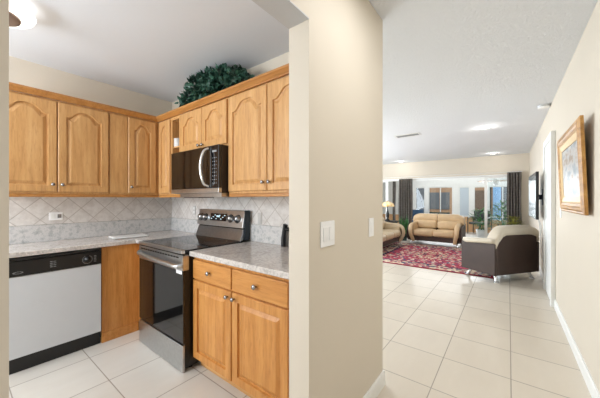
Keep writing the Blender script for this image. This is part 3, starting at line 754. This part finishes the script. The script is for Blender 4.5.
def seat_set(name, label, cat, loc, rz, W, D, seats, mc, group=None, backtop=.86, arm=.60, kick=.115, drop=(.09, .09), roll=.145, square=False, e0=.7, cap=.10):
    """front is -y, origin centre of base"""
    t = thing(name, label, cat, loc, rz, group)
    hw = W / 2; hd = D / 2
    for s in (-1, 1):
        prof = [(-hd + .07, kick), (hd, kick), (hd, arm + .0), (hd - .1, arm - .03), (-hd + .10, arm - .07), (-hd + .0, arm - .14), (-hd - .035, .34), (-hd - .0, .2)]
        if square: prof = [(-hd, kick), (hd, kick), (hd, arm - .02), (-hd, arm - .05)]
        sh = bmesh.new(); prism(sh, [(s * hw - (.05 if s > 0 else 0), y, z) for y, z in prof], (.05, 0, 0))
        obj('side_shell', sh, M['leather_d'], t, local=True, bevel=.012, seg=3)
    def top(x):
        u = x / hw; e = max(0, (abs(u) - e0) / (1 - e0)); return backtop - (drop[1] if u > 0 else drop[0]) * e ** 1.8
    bk = bmesh.new(); N = 16; pts = [(-hw + .0505, hd - .06, kick), (hw - .0505, hd - .06, kick)]
    for k in range(N + 1):
        u = 1 - 2 * k / N
        pts.append((u * (hw - .0505), hd - .06, top(u * (hw - .0505)) - cap))
    prism(bk, pts, (0, .055, 0)); obj('back_shell', bk, M['leather_d'], t, local=True, bevel=.012, seg=3)
    obj('base_rail', B((-hw + .0505, hw - .0505, -hd + .05, hd - .061, kick, .25)), M['leather_d'], t, local=True, bevel=.01, seg=2)
    # seats
    iw = (W - .34) / seats
    for k in range(seats):
        a = -hw + .17 + k * iw
        cushion('seat_cushion', t, a + .003, a + iw - .003, -hd + .0, hd - .30, .252, .42, mc, .05, .03)
    # back rests: lower pad and rolled top
    bw = (W - .02) / seats
    for k in range(seats):
        a = -hw + .01 + k * bw
        cushion('back_cushion', t, max(a + .012, -hw + .07), min(a + bw - .012, hw - .07), hd - (.295 if square else .33), hd - .10, .425, .66, mc, .05, .02)
        # top roll with dropped outer corner
        bm = bmesh.new(); prof = []
        x0, x1 = a + .004, a + bw - .004
        for q in range(13):
            u = q / 12; x = x0 + (x1 - x0) * u
            prof.append((x, top(x)))
        ring = []
        for (x, zt) in prof:
            zb = zt - (.17 if square else .25); rr = []
            for m_ in range(14):
                an = 2 * math.pi * m_ / 14
                cy_, cz_ = hd + .012 - roll, (zt + zb) / 2; ry, rz2 = roll, (zt - zb) / 2
                ca, sa = math.cos(an), math.sin(an)
                rr.append(bm.verts.new((x, cy_ + ry * math.copysign(abs(ca) ** .7, ca), cz_ + rz2 * math.copysign(abs(sa) ** .7, sa))))
            ring.append(rr)
        for u_, v_ in zip(ring, ring[1:]):
            for m_ in range(14): bm.faces.new((u_[m_], u_[(m_+1) % 14], v_[(m_+1) % 14], v_[m_]))
        bm.faces.new(ring[0]); bm.faces.new(ring[-1])
        o = obj('head_roll', bm, mc, t, local=True, smooth=True, bevel=.025, seg=3)
    # arms: broad leather band running forward and curling down to the foot
    for s in (-1, 1):
        path = smooth_path([(hd - .17, arm + .02), (hd - .45, arm - .03), (-hd + .12, arm - .045), (-hd - .01, arm - .12), (-hd - .045, .33), (-hd + .0, .2), (-hd + .05, kick - .01)], 5)
        if square: path = smooth_path([(hd - .02, arm + .02), (hd - .3, arm - .0), (-hd + .12, arm - .02), (-hd + .005, arm - .03)], 6)
        bm = bmesh.new(); rings = []
        for i, p in enumerate(path):
            f = i / (len(path) - 1)
            q = path[min(i + 1, len(path) - 1)] - path[max(i - 1, 0)]; q = Vector((0, q.x, q.y)).normalized() if len(q) == 2 else q
            rings.append((p, f, q))
        rr = []
        for p, f, q in rings:
            P = Vector((0, p.x, p.y)) if len(p) == 2 else p
            T = q; Nn = Vector((0, -T.z, T.y))
            xo = s * (hw - (.06 if square else .135) + .03 * math.sin(math.pi * min(1, f * 1.2)) + (.0 if f < .7 else -.03 * (f - .7) / .3)); wd = (.085 if square else .055) * (1 - .25 * max(0, f - .6) / .4); th = .042
            ring_ = []
            for m_ in range(12):
                an = 2 * math.pi * m_ / 12; ca, sa = math.cos(an), math.sin(an)
                ring_.append(bm.verts.new(Vector((xo, 0, 0)) + P + Vector((wd * math.copysign(abs(ca) ** .6, ca), 0, 0)) + Nn * th * math.copysign(abs(sa) ** .6, sa)))
            rr.append(ring_)
        for u_, v_ in zip(rr, rr[1:]):
            for m_ in range(12): bm.faces.new((u_[m_], u_[(m_+1) % 12], v_[(m_+1) % 12], v_[m_]))
        bm.faces.new(rr[0]); bm.faces.new(rr[-1])
        obj('arm_pad', bm, mc, t, local=True, smooth=True)
        cushion('arm_side', t, s * (hw - .125) - .055, s * (hw - .125) + .055, -hd + .04, hd - .16, .26, arm - .05, mc, .03)
    for sx in (-1, 1):
        for sy in (-1, 1):
            fb = bmesh.new(); tube(fb, smooth_path([(sx * (hw - .12), sy * (hd - .10), kick + .005), (sx * (hw - .11), sy * (hd - .07), .06), (sx * (hw - .09), sy * (hd - .05), .012)], 4), [.026] * 4 + [.022] * 5, 12)
            lathe(fb, [(.036, 0), (.036, .010), (.02, .014)], (sx * (hw - .09), sy * (hd - .05), 0.0), 14)
            obj('leg', fb, M['chrome'], t, local=True, smooth=True)
    return t
seat_set('loveseat', 'tan and dark brown leather two-seat sofa facing the rug', 'sofa', (-1.66, 8.57, .001), 0, 1.38, .86, 2, M['leather'])
seat_set('sofa', 'tan leather sofa partly hidden behind the pillar, left of the rug', 'sofa', (-2.77, 6.83, .0125), R(90), 2.05, .80, 3, M['leather_t'], backtop=.84)
ang = math.atan2(.74, .54)
# armchair seen from behind: back edge from (-.155,5.04) to (.40,5.80)
W_, D_ = .95, .60
ux = Vector((math.cos(ang), math.sin(ang), 0)); uy = Vector((math.sin(ang), -math.cos(ang), 0))  # uy points to chair's back
ctr = Vector((-.165, 5.04, 0)) + ux * (W_ / 2) - uy * (D_ / 2)
seat_set('armchair', 'brown-backed leather armchair with cream top, seen from behind by right wall', 'armchair', (ctr.x, ctr.y, .0125), ang + math.pi, W_, D_, 1, M['leather_p'], backtop=.87, arm=.62, drop=(.07, .26), roll=.10, square=True, e0=.5, cap=.12)

# ------------------------------------------------------------------ console table and lamp
t = thing('console_table', 'black side table carrying the stained glass lamp behind the sofa', 'table', (-3.02, 8.45, 0))
obj('top', B((-3.32, -2.72, 8.28, 8.62, .585, .62)), M['black'], t, bevel=.006)
obj('apron', B((-3.28, -2.76, 8.31, 8.59, .52, .584)), M['black'], t)
for x in (-3.28, -2.80):
    for y in (8.31, 8.55): obj('leg', B((x, x + .04, y, y + .04, 0, .519)), M['black'], t, bevel=.004)
t = thing('table_lamp', 'table lamp with amber stained glass shade and dark stem', 'lamp', (-3.03, 8.45, .621))
obj('base', LT([(.075, 0), (.08, .012), (.05, .03), (.03, .07), (.045, .14), (.05, .20), (.03, .28), (.018, .36), (.02, .50), (0, .50)], (-3.03, 8.45, .621), 20), M['tv_blk'], t, smooth=True)
obj('lamp_shade', LT([(.03, .60), (.10, .585), (.17, .54), (.205, .48), (.20, .44), (.195, .44), (.20, .48), (.165, .53), (.1, .575), (.03, .59)], (-3.03, 8.45, .621), 28), M['lampshade'], t, smooth=True)
obj('finial', LT([(.012, .585), (.016, .61), (.006, .63), (0, .64)], (-3.03, 8.45, .621), 12), M['bronze'], t, smooth=True)

# ------------------------------------------------------------------ curtains and patio door
def curtain(label, x0, x1, y, z0, z1, folds):
    bm = bmesh.new(); n = folds * 10; rows = 6; grid = []
    for j in range(rows + 1):
        z = z0 + (z1 - z0) * j / rows; rowv = []
        for i in range(n + 1):
            u = i / n; a = .040 * (1 - .15 * math.sin(j)) ; rowv.append(bm.verts.new((x0 + (x1 - x0) * u + .006 * math.sin(j * 1.3 + i), y + a * math.sin(2 * math.pi * folds * u + .15 * j), z)))
        grid.append(rowv)
    for j in range(rows):
        for i in range(n): bm.faces.new((grid[j][i], grid[j][i+1], grid[j+1][i+1], grid[j+1][i]))
    o = obj('curtain', bm, M['curtain'], smooth=True); s = o.modifiers.new('s', 'SOLIDIFY'); s.thickness = .006
    return tag(o, label, 'curtain', 'charcoal curtains at the patio opening')
curtain('left charcoal curtain panel behind the snake plant', -3.03, -2.57, FY - .09, .01, 1.985, 6)
curtain('right charcoal curtain panel between patio opening and television', -.04, .27, FY - .09, .01, 2.04, 5)
curtain('narrow charcoal curtain strip beside the lamp, far left', -3.32, -3.22, FY + .16, .01, 1.95, 2)
tag(obj('curtain_rod', TB([(-3.5, FY - .09, 2.05), (.30, FY - .09, 2.05)], .008, 10), M['white']), 'thin white curtain rod above the patio opening', 'rod')
bpy.data.objects['curtain_rod'].location.z += 0.0
pd = struct('door_2', B((-.565, -.495, FY + .02, FY + .08, 0, 1.964), (-3.52, -3.44, FY + .02, FY + .08, 0, 1.964), (-4.19, -4.12, FY + .02, FY + .08, 0, 1.964),
                        (.20, .268, FY + .02, FY + .08, 0, 1.964), (-.495, .20, FY + .02, FY + .08, 0, .07), (-.495, .20, FY + .02, FY + .08, 1.90, 1.964), (-3.44, -.565, FY + .02, FY + .08, 1.93, 1.964), (-4.12, -3.52, FY + .02, FY + .08, 1.90, 1.964)), M['white'])
struct('door_pane', B((-.495, .20, FY + .045, FY + .051, .07, 1.90)), M['glass'], pd)

# ------------------------------------------------------------------ sunroom
SY = 12.5
wins = [('window_1', -3.95, -3.62, .45, 1.80), ('window_2', -3.25, -2.86, .55, 1.80), ('window_3', -2.72, -1.80, .45, 1.80), ('window_4', -1.58, -1.22, .60, 1.78), ('window_5', -1.08, -.70, .55, 1.78), ('window_6', -.60, .25, .50, 1.78)]
edges = [-5.6] + sum([[a[1], a[2]] for a in wins], []) + [1.2]
sw = bmesh.new(); box(sw, -5.6, 1.2, SY, SY + .12, 1.80, 2.3)
for i in range(0, len(edges), 2): box(sw, edges[i], edges[i+1], SY, SY + .12, .6, 1.80)
for nme, a, b, z0, z1 in wins:
    if z0 < .6: pass
    if z1 < 1.8: box(sw, a, b, SY, SY + .12, z1, 1.8)
struct('wall_sunroom', sw, M['white'])
pw = bmesh.new(); lo = {a[1]: a for a in wins}
box(pw, -5.6, 1.2, SY, SY + .12, 0, .45)
for i in range(0, len(edges), 2): box(pw, edges[i], edges[i+1], SY, SY + .12, .45, .6)
for nme, a, b, z0, z1 in wins:
    if z0 > .45: box(pw, a, b, SY, SY + .12, .45, z0)
struct('wall_sunroom_base', pw, M['peach'])
struct('trim_3', B((-5.6, 1.2, SY - .06, SY - .001, .60, .64)), M['white'])
struct('wall_sunroom_left', B((-5.7, -5.6, FY + .1, SY, 0, 2.3)), M['white'])
struct('wall_sunroom_right', B((1.2, 1.3, FY + .1, SY, 0, 2.3)), M['white'])
for nme, a, b, z0, z1 in wins:
    f = .03; bm = B((a, a + f, SY + .02, SY + .08, z0, z1), (b - f, b, SY + .02, SY + .08, z0, z1), (a + f, b - f, SY + .02, SY + .08, z0, z0 + f), (a + f, b - f, SY + .02, SY + .08, z1 - f, z1))
    if b - a > .5: box(bm, (a + b) / 2 - .015, (a + b) / 2 + .015, SY + .02, SY + .08, z0 + f, z1 - f)
    o = struct(nme, bm, M['white'])
    struct('pane', B((a + f, b - f, SY + .048, SY + .052, z0 + f, z1 - f)), M['glass'], o)
    if nme == 'window_4': struct('blind', B((a + f, b - f, SY + .030, SY + .040, z0 + f, z1 - f)), M['blind'], o)
# ceiling fan
t = thing('ceiling_fan', 'ceiling fan with wooden blades in the sunroom', 'fan', (-.34, 11.0, 1.84))
c = (-.34, 11.0, 1.84)
obj('motor', LT([(0, 0), (.05, .0), (.09, .03), (.09, .09), (.05, .12), (.015, .13), (.015, .45), (.06, .459), (0, .459)], c, 20), M['white'], t, smooth=True)
obj('light_bowl', LT([(.0, -.09), (.05, -.08), (.075, -.03), (.06, -.001), (0, -.001)], c, 18), M['pot_w'], t, smooth=True)
for k in range(5):
    a = R(72 * k + 8); bm = bmesh.new(); box(bm, .10, .58, -.06, .06, .05, .058); bmesh.ops.rotate(bm, verts=bm.verts, cent=(0, 0, 0), matrix=Matrix.Rotation(R(10), 3, 'X'))
    bmesh.ops.rotate(bm, verts=bm.verts, cent=(0, 0, 0), matrix=Matrix.Rotation(a, 3, 'Z')); bmesh.ops.translate(bm, verts=bm.verts, vec=c); obj('blade', bm, M['fan'], t, bevel=.003, seg=1)
# sunroom seats
def patio_chair(name, label, x, y, rz, m, fm):
    t = thing(name, label, 'chair', (x, y, 0), rz)
    obj('seat', B((-.27, .27, -.27, .25, .36, .44)), m, t, local=True, bevel=.03, seg=3)
    obj('backrest', B((-.27, .27, .22, .29, .46, .86)), m, t, local=True, bevel=.03, seg=3)
    for s in (-1, 1):
        obj('armrest', TB([(s * .30, -.25, .60), (s * .30, .25, .62)], .018, 10), fm, t, local=True)
        for yy in (-.25, .25): obj('leg', TB([(s * .30, yy, 0), (s * .30, yy, .60)], .016, 10), fm, t, local=True)
    return t
patio_chair('patio_chair', 'blue cushioned chair in the sunroom behind the left curtain', -2.92, 11.55, R(25), M['blue_f'], M['tv_blk'])
patio_chair('patio_chair', 'black chair in the sunroom behind the potted plants', -.86, 12.05, R(-15), M['tv_blk'], M['tv_blk'])
t = thing('bench', 'dark green bench with slatted back under the sunroom window', 'bench', (-2.28, 12.25, 0))
obj('seat', B((-2.66, -1.90, 12.02, 12.38, .40, .44)), M['bench_g'], t, bevel=.005)
for k in range(3): obj('back_slat', B((-2.66, -1.90, 12.40, 12.43, .50 + k * .09, .57 + k * .09)), M['bench_g'], t)
for x in (-2.64, -1.97):
    obj('leg', B((x, x + .05, 12.05, 12.09, 0, .399)), M['bench_g'], t); obj('leg', B((x, x + .05, 12.44, 12.48, 0, .76)), M['bench_g'], t)

# ------------------------------------------------------------------ plants
def pot(t, x, y, r, h, m):
    obj('pot', LT([(0, 0), (r * .75, 0), (r, h), (r * .92, h), (r * .88, h - .02), (0, h - .02)], (x, y, 0), 24), m, t, smooth=True)
    obj('soil', LT([(0, h - .019), (r * .86, h - .019), (0, h - .012)], (x, y, 0), 20), M['soil'], t)
t = thing('snake_plant', 'upright snake plant in a dark pot beside the loveseat', 'plant', (-2.60, 8.72, 0))
pot(t, -2.60, 8.72, .105, .20, M['pot_d']); bm = bmesh.new()
for k in range(26):
    a = random.uniform(0, 6.28); r = random.uniform(0, .06); lean = random.uniform(.05, .28)
    p = Vector((-2.60 + r * math.cos(a), 8.72 + r * math.sin(a), .19)); leaf(bm, p, Vector((lean * math.cos(a), lean * math.sin(a), 1)), Vector((math.sin(a), -math.cos(a), .1)), random.uniform(.35, .66), .05, .2)
obj('foliage', bm, M['leaf2'], t)
def bush(name, label, x, y, pr, ph, z0, z1, rad, n, L, Wd, m, pm, palm=False):
    t = thing(name, label, 'plant', (x, y, 0)); pot(t, x, y, pr, ph, pm)
    bm = bmesh.new(); st = bmesh.new()
    for k in range(n):
        a = random.uniform(0, 6.28); f = random.random(); zz = z0 + (z1 - z0) * f; rr = rad * random.uniform(.1, 1) * math.sin(math.pi * (.15 + .75 * f))
        p = Vector((x + rr * math.cos(a), y + rr * math.sin(a), zz)); leaf(bm, p, Vector((math.cos(a), math.sin(a), random.uniform(-.3, .9))), Vector((0, 0, 1)), L * random.uniform(.7, 1.2), Wd, .1)
    for k in range(7):
        a = k * .9; tube(st, [(x + .01 * math.cos(a), y + .01 * math.sin(a), ph - .02), (x + rad * .3 * math.cos(a), y + rad * .3 * math.sin(a), (z0 + z1) / 2), (x + rad * .55 * math.cos(a), y + rad * .55 * math.sin(a), z1 - .08)], .006, 6)
    obj('foliage', bm, m, t); obj('stem', st, m, t); return t
bush('potted_shrub', 'leafy green plant in a white pot behind the white door post', -.68, 10.25, .15, .34, .36, .95, .34, 170, .17, .055, M['leaf2'], M['pot_w'])
bush('potted_palm', 'tall green arching plant left of the right curtain', -.17, 10.75, .15, .30, .40, 1.16, .25, 170, .26, .05, M['leaf2'], M['pot_w'])
bush('potted_croton', 'yellow-green plant behind the armchair in front of the curtain', .10, 9.1, .13, .36, .42, .83, .20, 150, .14, .04, M['leaf3'], M['pot_d'])

# ------------------------------------------------------------------ outside
struct('ground', B((-14, 10, 12.7, 30, -.10, -.03)), M['pave'])
t = thing('building', 'tan neighbouring house with grey shutters seen through the sunroom windows', 'building', (-2.0, 16.2, -.03))
obj('wall', B((-9, 4, 16.0, 16.4, -.03, 3.4)), M['tanb'], t)
for (a, b, z0, z1, m, nm) in ((-3.45, -2.93, .75, 1.65, 'shut', 'shutter'), (-2.89, -2.45, .75, 1.65, 'shut', 'shutter'), (-1.42, -.92, .3, 1.72, 'brownb', 'shutter'), (-.78, -.66, 0, 2.1, 'black', 'post'), (-.60, -.28, .3, 2.1, 'bluep', 'garage_panel'), (-.26, -.06, 0, 2.1, 'shut', 'shutter'), (-.02, .35, .3, 2.1, 'bluep', 'garage_panel'), (-5.3, -4.75, .3, 2.0, 'bluep', 'garage_panel'), (-4.2, -3.65, .0, 2.1, 'shut', 'shutter')):
    bm = bmesh.new(); box(bm, a, b, 15.95, 15.999, z0, z1)
    if nm == 'shutter':
        k = z0 + .08
        while k < z1 - .05: box(bm, a + .03, b - .03, 15.935, 15.95, k, k + .05); k += .22
    obj(nm, bm, M[m], t)
obj('roof_edge', B((-9, 4, 15.6, 16.4, 3.41, 3.55)), M['white'], t)
